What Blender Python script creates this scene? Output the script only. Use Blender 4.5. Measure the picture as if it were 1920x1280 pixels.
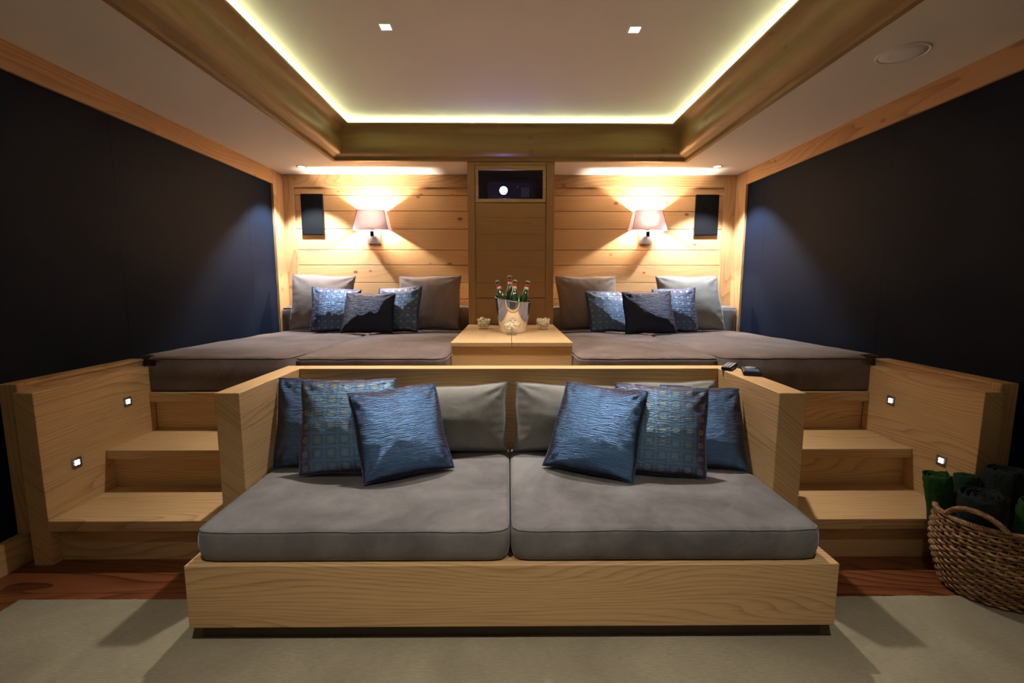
import bpy, bmesh, math, random
from mathutils import Vector, Matrix, noise
random.seed(7)
for o in list(bpy.data.objects): bpy.data.objects.remove(o)
sc = bpy.context.scene
COL = sc.collection

# ------------------------------------------------------------------ camera, world, exposure
cam_d = bpy.data.cameras.new('camera'); cam = bpy.data.objects.new('camera', cam_d); COL.objects.link(cam)
cam_d.sensor_width = 36; cam_d.lens = 16.36; cam_d.clip_start = 0.05
F = Vector((0.00736396, 0.99251826, -0.12187401)); R = Vector((0.99997283, -0.00735005, 0.00056372)); U = Vector((0.00033628, 0.12187485, 0.99254542))
m = Matrix.Identity(4)
for i in range(3): m[i][0] = R[i]; m[i][1] = U[i]; m[i][2] = -F[i]
m[2][3] = 1.2
cam.matrix_world = m
sc.camera = cam
w = bpy.data.worlds.new('World'); sc.world = w; w.use_nodes = True
w.node_tree.nodes['Background'].inputs[0].default_value = (0.5, 0.55, 0.6, 1)
w.node_tree.nodes['Background'].inputs[1].default_value = 0.0
sc.view_settings.view_transform = 'Standard'; sc.view_settings.look = 'None'
sc.view_settings.exposure = 0.85; sc.view_settings.gamma = 1.0; sc.view_settings.use_curve_mapping = False

# light strengths
P_SQUARE = 100.0     # recessed square spots in the tray
P_SQUARE_FRONT = 60.0
P_CORNER = 95.0      # round spots over the back corners
P_SCONCE = 46.0
P_PROJ = 26.0
E_STRIP = 50.0

def lamp(name, kind, loc, energy, color, target=None, size=0.03, cone=None, blend=0.4):
    d = bpy.data.lights.new(name, kind); d.energy = energy; d.color = color
    if kind in ('SPOT', 'POINT'): d.shadow_soft_size = size
    if kind == 'AREA': d.size = size
    if cone: d.spot_size = math.radians(cone); d.spot_blend = blend
    o = bpy.data.objects.new(name, d); COL.objects.link(o); o.location = loc
    if target is not None:
        o.rotation_euler = (Vector(target) - Vector(loc)).to_track_quat('-Z', 'Y').to_euler()
    return o
WHITE = (1.0, 0.93, 0.84)
COOL = (0.84, 0.92, 1.0)
WARM = (1.0, 0.87, 0.72)
SPOTS = [(-0.614, 2.505), (0.637, 2.519), (-0.614, 0.55), (0.637, 0.55)]
for i, (x, y) in enumerate(SPOTS):
    lamp('downlight_lamp', 'SPOT', (x, y, 2.468), P_SQUARE if i < 2 else P_SQUARE_FRONT, WHITE, (x, y, 0), 0.028, 90 if i < 2 else 84, 1.0)
CORNERS = [(-1.789, 4.19), (1.80, 4.15)]
for x, y in CORNERS:
    lamp('corner_lamp', 'SPOT', (x, y, 2.196), P_CORNER, COOL, (x, y - 0.12, 0), 0.02, 96, 0.4)
lamp('projector_beam', 'SPOT', (-0.042, 3.93, 1.984), P_PROJ, (0.80, 0.86, 1.0), (-0.042, -1.8, 1.23), 0.01, 26, 0.25)

# ------------------------------------------------------------------ material helpers
def new_mat(name):
    mt = bpy.data.materials.new(name); mt.use_nodes = True
    nt = mt.node_tree; b = nt.nodes['Principled BSDF']
    return mt, nt, b
def N(nt, t, **kw):
    n = nt.nodes.new(t)
    for k, v in kw.items(): setattr(n, k, v)
    return n
def L(nt, a, b): nt.links.new(a, b)
def mth(nt, op, a, b=None, c=None):
    n = N(nt, 'ShaderNodeMath', operation=op)
    for i, v in enumerate((a, b, c)):
        if v is None: continue
        if isinstance(v, (int, float)): n.inputs[i].default_value = v
        else: L(nt, v, n.inputs[i])
    return n.outputs[0]
def mixc(nt, fac, a, b, blend='MIX'):
    n = N(nt, 'ShaderNodeMix', data_type='RGBA', blend_type=blend)
    if isinstance(fac, (int, float)): n.inputs[0].default_value = fac
    else: L(nt, fac, n.inputs[0])
    for i, v in ((6, a), (7, b)):
        if isinstance(v, tuple): n.inputs[i].default_value = (*v[:3], 1)
        else: L(nt, v, n.inputs[i])
    return n.outputs[2]
def ramp(nt, fac, stops):
    n = N(nt, 'ShaderNodeValToRGB'); L(nt, fac, n.inputs[0]); cr = n.color_ramp
    while len(cr.elements) < len(stops): cr.elements.new(0.5)
    for e, (p, c) in zip(cr.elements, stops):
        e.position = p; e.color = (*c, 1) if isinstance(c, tuple) else (c, c, c, 1)
    return n.outputs[0]
def coords(nt, kind='Object', scale=(1, 1, 1), offset=False):
    tc = N(nt, 'ShaderNodeTexCoord'); v = tc.outputs[kind]
    if offset:
        oi = N(nt, 'ShaderNodeObjectInfo')
        s = N(nt, 'ShaderNodeVectorMath', operation='SCALE'); s.inputs[0].default_value = (7.3, 11.9, 5.1); L(nt, oi.outputs['Random'], s.inputs['Scale'])
        a = N(nt, 'ShaderNodeVectorMath', operation='ADD'); L(nt, v, a.inputs[0]); L(nt, s.outputs[0], a.inputs[1]); v = a.outputs[0]
    mp = N(nt, 'ShaderNodeMapping'); mp.inputs['Scale'].default_value = scale; L(nt, v, mp.inputs[0])
    return mp.outputs[0]
def noise_t(nt, vec, scale=1, detail=2, rough=0.5, dist=0):
    n = N(nt, 'ShaderNodeTexNoise'); n.inputs['Scale'].default_value = scale; n.inputs['Detail'].default_value = detail
    n.inputs['Roughness'].default_value = rough; n.inputs['Distortion'].default_value = dist
    L(nt, vec, n.inputs['Vector']); return n.outputs[0]
def bump(nt, b, h, strength=0.3, dist=0.001):
    n = N(nt, 'ShaderNodeBump'); n.inputs['Strength'].default_value = strength; n.inputs['Distance'].default_value = dist
    L(nt, h, n.inputs['Height']); L(nt, n.outputs[0], b.inputs['Normal']); return n

def wood(name, light, dark, axis='X', rings=34, wob=1.0, line=0.5, rough=0.45, knots=0.0, fibre=1.0, planks=None):
    """cathedral grain running along axis; rings per metre across it"""
    mt, nt, b = new_mat(name)
    v = coords(nt, 'Object', offset=True)
    sx = N(nt, 'ShaderNodeSeparateXYZ'); L(nt, v, sx.inputs[0])
    ax = {'X': 0, 'Y': 1, 'Z': 2}[axis]; o1, o2 = [i for i in range(3) if i != ax]
    ri = None
    if planks:
        geo = N(nt, 'ShaderNodeNewGeometry'); ri = geo.outputs['Random Per Island']
    along = sx.outputs[ax]
    if ri is not None: along = mth(nt, 'ADD', along, mth(nt, 'MULTIPLY', ri, 19.0))
    across = mth(nt, 'ADD', sx.outputs[o2], mth(nt, 'MULTIPLY', sx.outputs[o1], 0.83))
    cv = N(nt, 'ShaderNodeCombineXYZ'); L(nt, mth(nt, 'MULTIPLY', along, 0.55), cv.inputs[0]); L(nt, mth(nt, 'MULTIPLY', across, 3.2), cv.inputs[1])
    if ri is not None: L(nt, mth(nt, 'MULTIPLY', ri, 31.0), cv.inputs[2])
    n1 = noise_t(nt, cv.outputs[0], 1.3, 1.5, 0.4)
    fld = mth(nt, 'ADD', across, mth(nt, 'MULTIPLY', n1, 0.62 * wob))
    saw = mth(nt, 'FRACT', mth(nt, 'MULTIPLY', fld, rings))
    late = mth(nt, 'POWER', saw, 3.2)
    edge = mth(nt, 'SUBTRACT', 1.0, mth(nt, 'SMOOTH_MIN', 1.0, mth(nt, 'MULTIPLY', saw, 1.0), 0.1))
    cf = N(nt, 'ShaderNodeCombineXYZ'); L(nt, mth(nt, 'MULTIPLY', along, 4.0), cf.inputs[0]); L(nt, mth(nt, 'MULTIPLY', across, 170.0), cf.inputs[1])
    fib = noise_t(nt, cf.outputs[0], 1.0, 2, 0.6)
    cb = N(nt, 'ShaderNodeCombineXYZ'); L(nt, mth(nt, 'MULTIPLY', along, 0.7), cb.inputs[0]); L(nt, mth(nt, 'MULTIPLY', across, 7.0), cb.inputs[1])
    big = noise_t(nt, cb.outputs[0], 1.0, 2)
    fac = mth(nt, 'MULTIPLY', late, line)
    fac = mth(nt, 'ADD', fac, mth(nt, 'MULTIPLY', mth(nt, 'SUBTRACT', fib, 0.5), 0.85 * fibre))
    fac = mth(nt, 'ADD', fac, mth(nt, 'MULTIPLY', mth(nt, 'SUBTRACT', big, 0.5), 0.7))
    if ri is not None: fac = mth(nt, 'ADD', fac, mth(nt, 'MULTIPLY', mth(nt, 'SUBTRACT', ri, 0.5), 0.35))
    n = N(nt, 'ShaderNodeClamp'); L(nt, fac, n.inputs[0])
    col = mixc(nt, n.outputs[0], light, dark)
    if knots > 0:
        ck = N(nt, 'ShaderNodeCombineXYZ'); L(nt, mth(nt, 'MULTIPLY', along, 6.5), ck.inputs[0]); L(nt, mth(nt, 'MULTIPLY', across, 10.0), ck.inputs[1])
        vo = N(nt, 'ShaderNodeTexVoronoi'); vo.inputs['Scale'].default_value = 1.0; L(nt, ck.outputs[0], vo.inputs['Vector'])
        sel = N(nt, 'ShaderNodeSeparateColor'); L(nt, vo.outputs['Color'], sel.inputs[0])
        rad = mth(nt, 'MULTIPLY', mth(nt, 'MAXIMUM', mth(nt, 'SUBTRACT', sel.outputs[0], 0.30), 0.0), 0.30)
        kn = mth(nt, 'SUBTRACT', 1.0, mth(nt, 'DIVIDE', vo.outputs['Distance'], mth(nt, 'ADD', rad, 0.001)))
        kc = N(nt, 'ShaderNodeClamp'); L(nt, mth(nt, 'MULTIPLY', kn, 2.2), kc.inputs[0])
        col = mixc(nt, mth(nt, 'MULTIPLY', kc.outputs[0], knots), col, (0.23, 0.085, 0.025))
    L(nt, col, b.inputs['Base Color'])
    b.inputs['Roughness'].default_value = rough; b.inputs['Specular IOR Level'].default_value = 0.3
    h = mth(nt, 'ADD', mth(nt, 'MULTIPLY', late, -0.6), mth(nt, 'MULTIPLY', fib, 0.5))
    bump(nt, b, h, 0.35, 0.0012)
    return mt
LC = (0.62, 0.395, 0.19); LD = (0.29, 0.15, 0.058)
M = {}
for ax in 'XYZ':
    M['larch' + ax] = wood('larch_' + ax, LC, LD, ax, 62, 0.6, 0.62, fibre=1.5)
    M['trim' + ax] = wood('pine_trim_' + ax, (0.55, 0.335, 0.16), (0.33, 0.165, 0.062), ax, 24, 1.0, 0.7, knots=0.6, fibre=1.2)
M['cove'] = wood('cove_wood', (0.37, 0.245, 0.095), (0.25, 0.145, 0.05), 'X', 18, 0.5, 0.3, knots=0.4)
M['coveY'] = wood('cove_wood_Y', (0.37, 0.245, 0.095), (0.25, 0.145, 0.05), 'Y', 18, 0.5, 0.3, knots=0.4)
M['pine'] = wood('knotty_pine', (0.66, 0.40, 0.19), (0.44, 0.22, 0.085), 'X', 22, 0.9, 0.32, knots=0.9, fibre=0.6, planks=True)
M['oak'] = wood('oak_panel', (0.44, 0.245, 0.10), (0.27, 0.125, 0.04), 'X', 60, 0.4, 0.3, planks=True)
M['oakZ'] = wood('oak_stile', (0.46, 0.26, 0.105), (0.25, 0.115, 0.036), 'Z', 60, 0.3, 0.45)
M['table'] = wood('table_larch', (0.52, 0.335, 0.165), (0.32, 0.18, 0.07), 'X', 55, 0.5, 0.4)
M['tableY'] = wood('table_top_larch', (0.52, 0.335, 0.165), (0.36, 0.21, 0.08), 'Y', 30, 0.5, 0.3)

def simple(name, col, rough=0.5, metal=0.0, spec=0.5, emis=None, es=0, bumps=None, var=0.0, vscale=5, sheen=0, sheen_col=None):
    mt, nt, b = new_mat(name)
    b.inputs['Base Color'].default_value = (*col, 1); b.inputs['Roughness'].default_value = rough
    b.inputs['Metallic'].default_value = metal; b.inputs['Specular IOR Level'].default_value = spec
    if emis: b.inputs['Emission Color'].default_value = (*emis, 1); b.inputs['Emission Strength'].default_value = es
    v = coords(nt, 'Object')
    nz = noise_t(nt, v, vscale, 3)
    L(nt, mixc(nt, nz, tuple(c * (1 - var) for c in col), tuple(min(1, c * (1 + var)) for c in col)), b.inputs['Base Color'])
    if bumps: bump(nt, b, noise_t(nt, v, bumps[0], 3), bumps[1], bumps[2])
    if sheen:
        b.inputs['Sheen Weight'].default_value = sheen; b.inputs['Sheen Roughness'].default_value = 0.4
        b.inputs['Sheen Tint'].default_value = (*(sheen_col or (1, 1, 1)), 1)
    return mt
M['plaster'] = simple('ceiling_plaster', (0.76, 0.715, 0.65), 0.85, var=0.03, vscale=1.2, bumps=(160, 0.05, 0.001))
M['chrome'] = simple('chrome', (0.85, 0.85, 0.86), 0.07, 1.0)
M['satin'] = simple('satin_chrome', (0.62, 0.64, 0.68), 0.28, 0.75)
M['steel'] = simple('brushed_steel', (0.40, 0.40, 0.38), 0.35, 1.0)
M['black'] = simple('black_plastic', (0.006, 0.0065, 0.008), 0.35, spec=0.35)
M['blackcloth'] = simple('speaker_cloth', (0.004, 0.0045, 0.0055), 0.9, spec=0.15, bumps=(900, 0.3, 0.0006))
M['lens'] = simple('projector_lens_glow', (0.2, 0.2, 0.3), 0.1, emis=(0.50, 0.46, 1.0), es=120)
M['dim'] = simple('projector_body', (0.02, 0.02, 0.028), 0.3)
M['nicheglow'] = simple('painted_violet_glow', (0.05, 0.045, 0.14), 0.5)  # violet lens glow inside the niche, put into the lining colour
M['led'] = simple('led_glow', (1, 1, 1), 0.5, emis=(0.9, 0.97, 1.0), es=6)
M['spot'] = simple('spot_glow', (1, 1, 1), 0.5, emis=(1.0, 0.97, 0.9), es=25)
M['strip'] = simple('led_strip_glow', (1, 1, 1), 0.5, emis=(0.82, 1.0, 0.60), es=E_STRIP)
M['bulb'] = simple('bulb_glow', (1, 1, 1), 0.5, emis=(1.0, 0.82, 0.6), es=18)
M['grille'] = simple('white_grille', (0.85, 0.82, 0.78), 0.6, bumps=(700, 0.3, 0.001))
M['whiteframe'] = simple('white_rim', (0.85, 0.82, 0.78), 0.5)
M['screen'] = simple('projection_screen', (0.75, 0.76, 0.78), 0.9)
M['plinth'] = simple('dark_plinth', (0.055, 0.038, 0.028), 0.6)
M['cap'] = simple('bottle_cap', (0.55, 0.55, 0.52), 0.35, 0.8)
M['redlabel'] = simple('red_label', (0.62, 0.03, 0.035), 0.5)
M['whitelabel'] = simple('white_label', (0.75, 0.70, 0.66), 0.5)
M['button'] = simple('grey_button', (0.32, 0.33, 0.42), 0.4)
M['lcd'] = simple('remote_screen', (0.10, 0.13, 0.22), 0.12)
M['silver'] = simple('silver_pad', (0.42, 0.46, 0.42), 0.3, 0.6)

def suede(name, c1, c2, sheen=0.35, scol=(0.8, 0.82, 0.85)):
    mt, nt, b = new_mat(name)
    v = coords(nt, 'Object', offset=True)
    n1 = noise_t(nt, v, 2.6, 4, 0.6, 1.2); n2 = noise_t(nt, v, 14, 3, 0.6, 0.6); n3 = noise_t(nt, v, 420, 2, 0.6)
    f = mth(nt, 'ADD', mth(nt, 'MULTIPLY', n1, 0.75), mth(nt, 'MULTIPLY', n2, 0.25))
    col = ramp(nt, f, [(0.36, c1), (0.66, c2)])
    col = mixc(nt, mth(nt, 'MULTIPLY', n3, 0.3), col, tuple(c * 0.6 for c in c1))
    L(nt, col, b.inputs['Base Color']); b.inputs['Roughness'].default_value = 0.85; b.inputs['Specular IOR Level'].default_value = 0.2
    b.inputs['Sheen Weight'].default_value = sheen; b.inputs['Sheen Roughness'].default_value = 0.35; b.inputs['Sheen Tint'].default_value = (*scol, 1)
    bump(nt, b, mth(nt, 'ADD', mth(nt, 'MULTIPLY', n2, 1.0), mth(nt, 'MULTIPLY', n3, 0.1)), 0.35, 0.006)
    return mt
M['suede'] = suede('taupe_suede', (0.11, 0.078, 0.068), (0.215, 0.158, 0.142))
M['suede_seat'] = suede('grey_taupe_suede', (0.125, 0.114, 0.114), (0.245, 0.232, 0.232))
M['greylinen'] = suede('grey_suede', (0.24, 0.23, 0.21), (0.35, 0.335, 0.31), 0.4)
M['taupe'] = suede('taupe_pillow_suede', (0.21, 0.16, 0.14), (0.30, 0.24, 0.215), 0.3)

def silk(name, pattern=False, base=(0.030, 0.075, 0.20), edge=(0.040, 0.022, 0.040), metal=0.5):
    mt, nt, b = new_mat(name)
    v = coords(nt, 'Object', (30, 6, 215), offset=True)
    cr = noise_t(nt, v, 1.0, 2.5, 0.55, 0.9)
    v2 = coords(nt, 'Object', (10, 6, 60), offset=True)
    cr2 = noise_t(nt, v2, 1.0, 2, 0.5, 0.5)
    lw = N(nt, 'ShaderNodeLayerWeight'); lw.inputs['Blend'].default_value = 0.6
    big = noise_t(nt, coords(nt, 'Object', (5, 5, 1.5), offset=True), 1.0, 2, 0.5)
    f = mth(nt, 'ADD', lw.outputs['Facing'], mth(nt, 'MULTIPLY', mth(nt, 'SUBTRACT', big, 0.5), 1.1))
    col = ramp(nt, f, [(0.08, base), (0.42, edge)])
    h = mth(nt, 'ADD', mth(nt, 'MULTIPLY', cr, 1.0), mth(nt, 'MULTIPLY', cr2, 0.35))
    if pattern:
        uv = coords(nt, 'UV', (7, 7, 1))
        s = N(nt, 'ShaderNodeSeparateXYZ'); L(nt, uv, s.inputs[0])
        fx = mth(nt, 'ABSOLUTE', mth(nt, 'SUBTRACT', mth(nt, 'FRACT', s.outputs[0]), 0.5))
        fy = mth(nt, 'ABSOLUTE', mth(nt, 'SUBTRACT', mth(nt, 'FRACT', s.outputs[1]), 0.5))
        d = mth(nt, 'MAXIMUM', fx, fy)
        inner = mth(nt, 'LESS_THAN', d, 0.19)
        cross = mth(nt, 'GREATER_THAN', mth(nt, 'ABSOLUTE', mth(nt, 'SUBTRACT', fx, fy)), 0.035)
        ringq = mth(nt, 'MULTIPLY', mth(nt, 'LESS_THAN', d, 0.36), mth(nt, 'GREATER_THAN', d, 0.32))
        linq = mth(nt, 'GREATER_THAN', d, 0.478)
        gold = mth(nt, 'MULTIPLY', inner, cross)
        thr = mth(nt, 'GREATER_THAN', noise_t(nt, coords(nt, 'UV', (150, 150, 1)), 1.0, 1), 0.44)
        gold = mth(nt, 'MULTIPLY', gold, thr)
        col = mixc(nt, mth(nt, 'MULTIPLY', gold, 0.9), col, (0.42, 0.37, 0.24))
        col = mixc(nt, mth(nt, 'MULTIPLY', ringq, 0.6), col, (0.03, 0.05, 0.11))
        col = mixc(nt, mth(nt, 'MULTIPLY', linq, 0.4), col, (0.32, 0.26, 0.30))
        h = mth(nt, 'ADD', mth(nt, 'MULTIPLY', h, 0.6), mth(nt, 'MULTIPLY', mth(nt, 'ADD', ringq, linq), -0.5))
    L(nt, col, b.inputs['Base Color'])
    b.inputs['Metallic'].default_value = metal; b.inputs['Roughness'].default_value = 0.48
    b.inputs['Sheen Weight'].default_value = 0.12; b.inputs['Sheen Tint'].default_value = (0.5, 0.45, 0.7, 1)
    bump(nt, b, h, 1.0, 0.009)
    return mt
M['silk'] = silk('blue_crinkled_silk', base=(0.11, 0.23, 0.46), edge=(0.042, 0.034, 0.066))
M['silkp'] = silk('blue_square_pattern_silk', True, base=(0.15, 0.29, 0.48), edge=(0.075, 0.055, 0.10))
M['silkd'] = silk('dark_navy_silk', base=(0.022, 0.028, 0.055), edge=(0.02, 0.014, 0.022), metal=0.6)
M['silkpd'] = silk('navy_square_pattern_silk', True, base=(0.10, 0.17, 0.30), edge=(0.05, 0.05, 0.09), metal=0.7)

# navy wall cloth
mt, nt, b = new_mat('navy_wall_cloth'); v = coords(nt, 'Object')
n1 = noise_t(nt, coords(nt, 'Object', (1, 260, 30)), 1.0, 2); n2 = noise_t(nt, coords(nt, 'Object', (1, 30, 260)), 1.0, 2)
weave = mth(nt, 'MULTIPLY', mth(nt, 'ADD', n1, n2), 0.5)
L(nt, ramp(nt, weave, [(0.35, (0.0020, 0.0036, 0.0090)), (0.7, (0.0052, 0.0092, 0.0215))]), b.inputs['Base Color'])
b.inputs['Roughness'].default_value = 0.6; b.inputs['Specular IOR Level'].default_value = 0.08
b.inputs['Sheen Weight'].default_value = 0.05; b.inputs['Sheen Tint'].default_value = (0.35, 0.5, 1.0, 1); b.inputs['Sheen Roughness'].default_value = 0.45
bump(nt, b, weave, 0.5, 0.001); M['navy'] = mt
# rug
mt, nt, b = new_mat('rug_pile')
rib = noise_t(nt, coords(nt, 'Object', (35, 230, 1)), 1.0, 2, 0.6); blot = noise_t(nt, coords(nt, 'Object', (1, 1, 1)), 2.4, 4, 0.6, 0.8); fz = noise_t(nt, coords(nt, 'Object', (1, 1, 1)), 260, 2)
c = ramp(nt, blot, [(0.32, (0.30, 0.25, 0.16)), (0.68, (0.45, 0.385, 0.26))])
c = mixc(nt, mth(nt, 'MULTIPLY', rib, 0.75), c, (0.13, 0.115, 0.078))
L(nt, c, b.inputs['Base Color']); b.inputs['Roughness'].default_value = 0.95; b.inputs['Sheen Weight'].default_value = 0.15
bump(nt, b, mth(nt, 'ADD', rib, mth(nt, 'MULTIPLY', fz, 0.6)), 0.9, 0.003); M['rug'] = mt
# floor boards, red brown
M['floor'] = wood('red_brown_floor', (0.19, 0.060, 0.022), (0.05, 0.014, 0.006), 'X', 20, 1.1, 0.85, rough=0.3, planks=True)
# shade
mt, nt, b = new_mat('mauve_lampshade_fabric')
tw = noise_t(nt, coords(nt, 'Object', (500, 500, 40)), 1.0, 1)
colr = ramp(nt, tw, [(0.3, (0.40, 0.32, 0.33)), (0.7, (0.52, 0.43, 0.44))])
L(nt, colr, b.inputs['Base Color']); b.inputs['Roughness'].default_value = 0.8
tr = N(nt, 'ShaderNodeBsdfTranslucent'); tr.inputs[0].default_value = (0.48, 0.40, 0.41, 1)
mx = N(nt, 'ShaderNodeMixShader'); mx.inputs[0].default_value = 0.20
L(nt, b.outputs[0], mx.inputs[1]); L(nt, tr.outputs[0], mx.inputs[2]); L(nt, mx.outputs[0], nt.nodes['Material Output'].inputs[0]); M['shade'] = mt
# thin clear glass (pane and bowls)
def glass(name, tint=(1, 1, 1), gl=0.12):
    mt, nt, b = new_mat(name); nt.nodes.remove(b)
    t = N(nt, 'ShaderNodeBsdfTransparent'); t.inputs[0].default_value = (*tint, 1)
    g = N(nt, 'ShaderNodeBsdfGlossy'); g.inputs['Roughness'].default_value = 0.03
    lw = N(nt, 'ShaderNodeLayerWeight'); lw.inputs['Blend'].default_value = 0.5
    f = mth(nt, 'ADD', mth(nt, 'MULTIPLY', mth(nt, 'POWER', lw.outputs['Facing'], 4.0), 0.5), 0.03 + gl)
    mx = N(nt, 'ShaderNodeMixShader'); L(nt, f, mx.inputs[0]); L(nt, t.outputs[0], mx.inputs[1]); L(nt, g.outputs[0], mx.inputs[2])
    L(nt, mx.outputs[0], nt.nodes['Material Output'].inputs[0]); return mt
M['pane'] = glass('window_glass', (0.75, 0.72, 0.95), 0.0)
M['glass'] = glass('bowl_glass', (1, 1, 1), 0.06)
mt, nt, b = new_mat('green_bottle_glass'); b.inputs['Base Color'].default_value = (0.012, 0.055, 0.012, 1); b.inputs['Roughness'].default_value = 0.06
b.inputs['Coat Weight'].default_value = 0.6; b.inputs['Specular IOR Level'].default_value = 0.7; M['bottle'] = mt
mt, nt, b = new_mat('popcorn'); nz = noise_t(nt, coords(nt, 'Object'), 160, 3)
L(nt, ramp(nt, nz, [(0.30, (0.72, 0.50, 0.24)), (0.5, (0.96, 0.88, 0.68))]), b.inputs['Base Color']); b.inputs['Roughness'].default_value = 0.8; M['popcorn'] = mt
# wicker
mt, nt, b = new_mat('brown_wicker'); geo = N(nt, 'ShaderNodeNewGeometry')
nz = noise_t(nt, coords(nt, 'Object', (40, 40, 120)), 1.0, 3); nb = noise_t(nt, coords(nt, 'Object', (9, 9, 60)), 1.0, 2)
f = mth(nt, 'ADD', mth(nt, 'MULTIPLY', nz, 0.5), mth(nt, 'MULTIPLY', nb, 0.5))
L(nt, ramp(nt, f, [(0.34, (0.07, 0.028, 0.011)), (0.48, (0.27, 0.13, 0.05)), (0.62, (0.52, 0.32, 0.15))]), b.inputs['Base Color']); b.inputs['Roughness'].default_value = 0.5
bump(nt, b, nz, 0.4, 0.001); M['wicker'] = mt
def terry(name, c1, c2):
    mt, nt, b = new_mat(name); v = coords(nt, 'Object')
    nz = noise_t(nt, v, 210, 2, 0.7); nb = noise_t(nt, v, 22, 2)
    L(nt, mixc(nt, mth(nt, 'MULTIPLY', mth(nt, 'ADD', nz, nb), 0.5), c1, c2), b.inputs['Base Color']); b.inputs['Roughness'].default_value = 1.0
    b.inputs['Sheen Weight'].default_value = 0.25; b.inputs['Sheen Tint'].default_value = (*c2, 1); b.inputs['Specular IOR Level'].default_value = 0.1
    bump(nt, b, nz, 1.0, 0.006); return mt
M['towel_green'] = terry('green_terry', (0.010, 0.034, 0.010), (0.045, 0.125, 0.030))
M['towel_dark'] = terry('charcoal_terry', (0.010, 0.013, 0.012), (0.042, 0.048, 0.045))
M['towel_darkgreen'] = terry('dark_green_terry', (0.014, 0.034, 0.018), (0.042, 0.095, 0.042))

# ------------------------------------------------------------------ object helpers
def link(name, me, mat, parent=None, loc=(0, 0, 0), smooth=False):
    o = bpy.data.objects.new(name, me); COL.objects.link(o); o.location = loc
    if isinstance(mat, (list, tuple)):
        for q in mat: me.materials.append(q)
    elif mat: me.materials.append(mat)
    if parent: o.parent = parent
    if smooth:
        for p in me.polygons: p.use_smooth = True
    return o
def obj(name, bm, mat, parent=None, loc=(0, 0, 0), smooth=False, bevel=0, seg=2):
    me = bpy.data.meshes.new(name); bmesh.ops.recalc_face_normals(bm, faces=bm.faces); bm.to_mesh(me); bm.free()
    o = link(name, me, mat, parent, loc, smooth)
    if bevel:
        md = o.modifiers.new('bevel', 'BEVEL'); md.width = bevel; md.segments = seg; md.limit_method = 'ANGLE'; md.harden_normals = True
        for p in me.polygons: p.use_smooth = True
    return o
def box(bm, x0, x1, y0, y1, z0, z1):
    v = [bm.verts.new(p) for p in ((x0, y0, z0), (x1, y0, z0), (x1, y1, z0), (x0, y1, z0), (x0, y0, z1), (x1, y0, z1), (x1, y1, z1), (x0, y1, z1))]
    for f in ((0, 3, 2, 1), (4, 5, 6, 7), (0, 1, 5, 4), (1, 2, 6, 5), (2, 3, 7, 6), (3, 0, 4, 7)): bm.faces.new([v[i] for i in f])
    return v
def bx(name, b6, mat, parent=None, bevel=0.002, origin=None):
    bm = bmesh.new(); ox, oy, oz = origin or (0, 0, 0)
    box(bm, b6[0] - ox, b6[1] - ox, b6[2] - oy, b6[3] - oy, b6[4] - oz, b6[5] - oz)
    return obj(name, bm, mat, parent, (0, 0, 0), bevel=bevel)
def thing(name, label, cat, loc=(0, 0, 0), group=None):
    o = bpy.data.objects.new(name, None); COL.objects.link(o); o.location = loc; o.empty_display_size = 0.1
    o['label'] = label; o['category'] = cat
    if group: o['group'] = group
    return o
def tag(o, label, cat, group=None, kind=None):
    o['label'] = label; o['category'] = cat
    if group: o['group'] = group
    if kind: o['kind'] = kind
    return o
def struct(o): o['kind'] = 'structure'; return o
def tube(bm, pts, r, seg=8, closed=False, ry=None):
    n = len(pts); rings = []
    prev = None
    for i, p in enumerate(pts):
        p = Vector(p)
        a = Vector(pts[(i - 1) % n] if (closed or i > 0) else pts[i]); c = Vector(pts[(i + 1) % n] if (closed or i < n - 1) else pts[i])
        t = (c - a).normalized()
        if prev is None:
            up = Vector((0, 0, 1)) if abs(t.z) < 0.9 else Vector((1, 0, 0)); prev = (up - t * up.dot(t)).normalized()
        else: prev = (prev - t * prev.dot(t)).normalized()
        q = t.cross(prev)
        rr = r(i / n) if callable(r) else r
        rings.append([bm.verts.new(p + prev * math.cos(2 * math.pi * k / seg) * rr + q * math.sin(2 * math.pi * k / seg) * (ry or rr)) for k in range(seg)])
    for i in range(n if closed else n - 1):
        A, B = rings[i], rings[(i + 1) % n]
        for k in range(seg): bm.faces.new((A[k], A[(k + 1) % seg], B[(k + 1) % seg], B[k]))
    if not closed:
        bm.faces.new(rings[0]); bm.faces.new(rings[-1][::-1])
def lathe(bm, prof, seg=32, fn=None):
    rings = []
    for r, z in prof:
        if r < 1e-6: rings.append([bm.verts.new((0, 0, z))]); continue
        ring = []
        for k in range(seg):
            a = 2 * math.pi * k / seg; p = Vector((r * math.cos(a), r * math.sin(a), z))
            ring.append(bm.verts.new(fn(p) if fn else p))
        rings.append(ring)
    for A, B in zip(rings, rings[1:]):
        for k in range(seg):
            j = (k + 1) % seg
            if len(A) == 1 and len(B) == 1: continue
            if len(A) == 1: bm.faces.new((A[0], B[k], B[j]))
            elif len(B) == 1: bm.faces.new((A[k], A[j], B[0]))
            else: bm.faces.new((A[k], A[j], B[j], B[k]))

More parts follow.
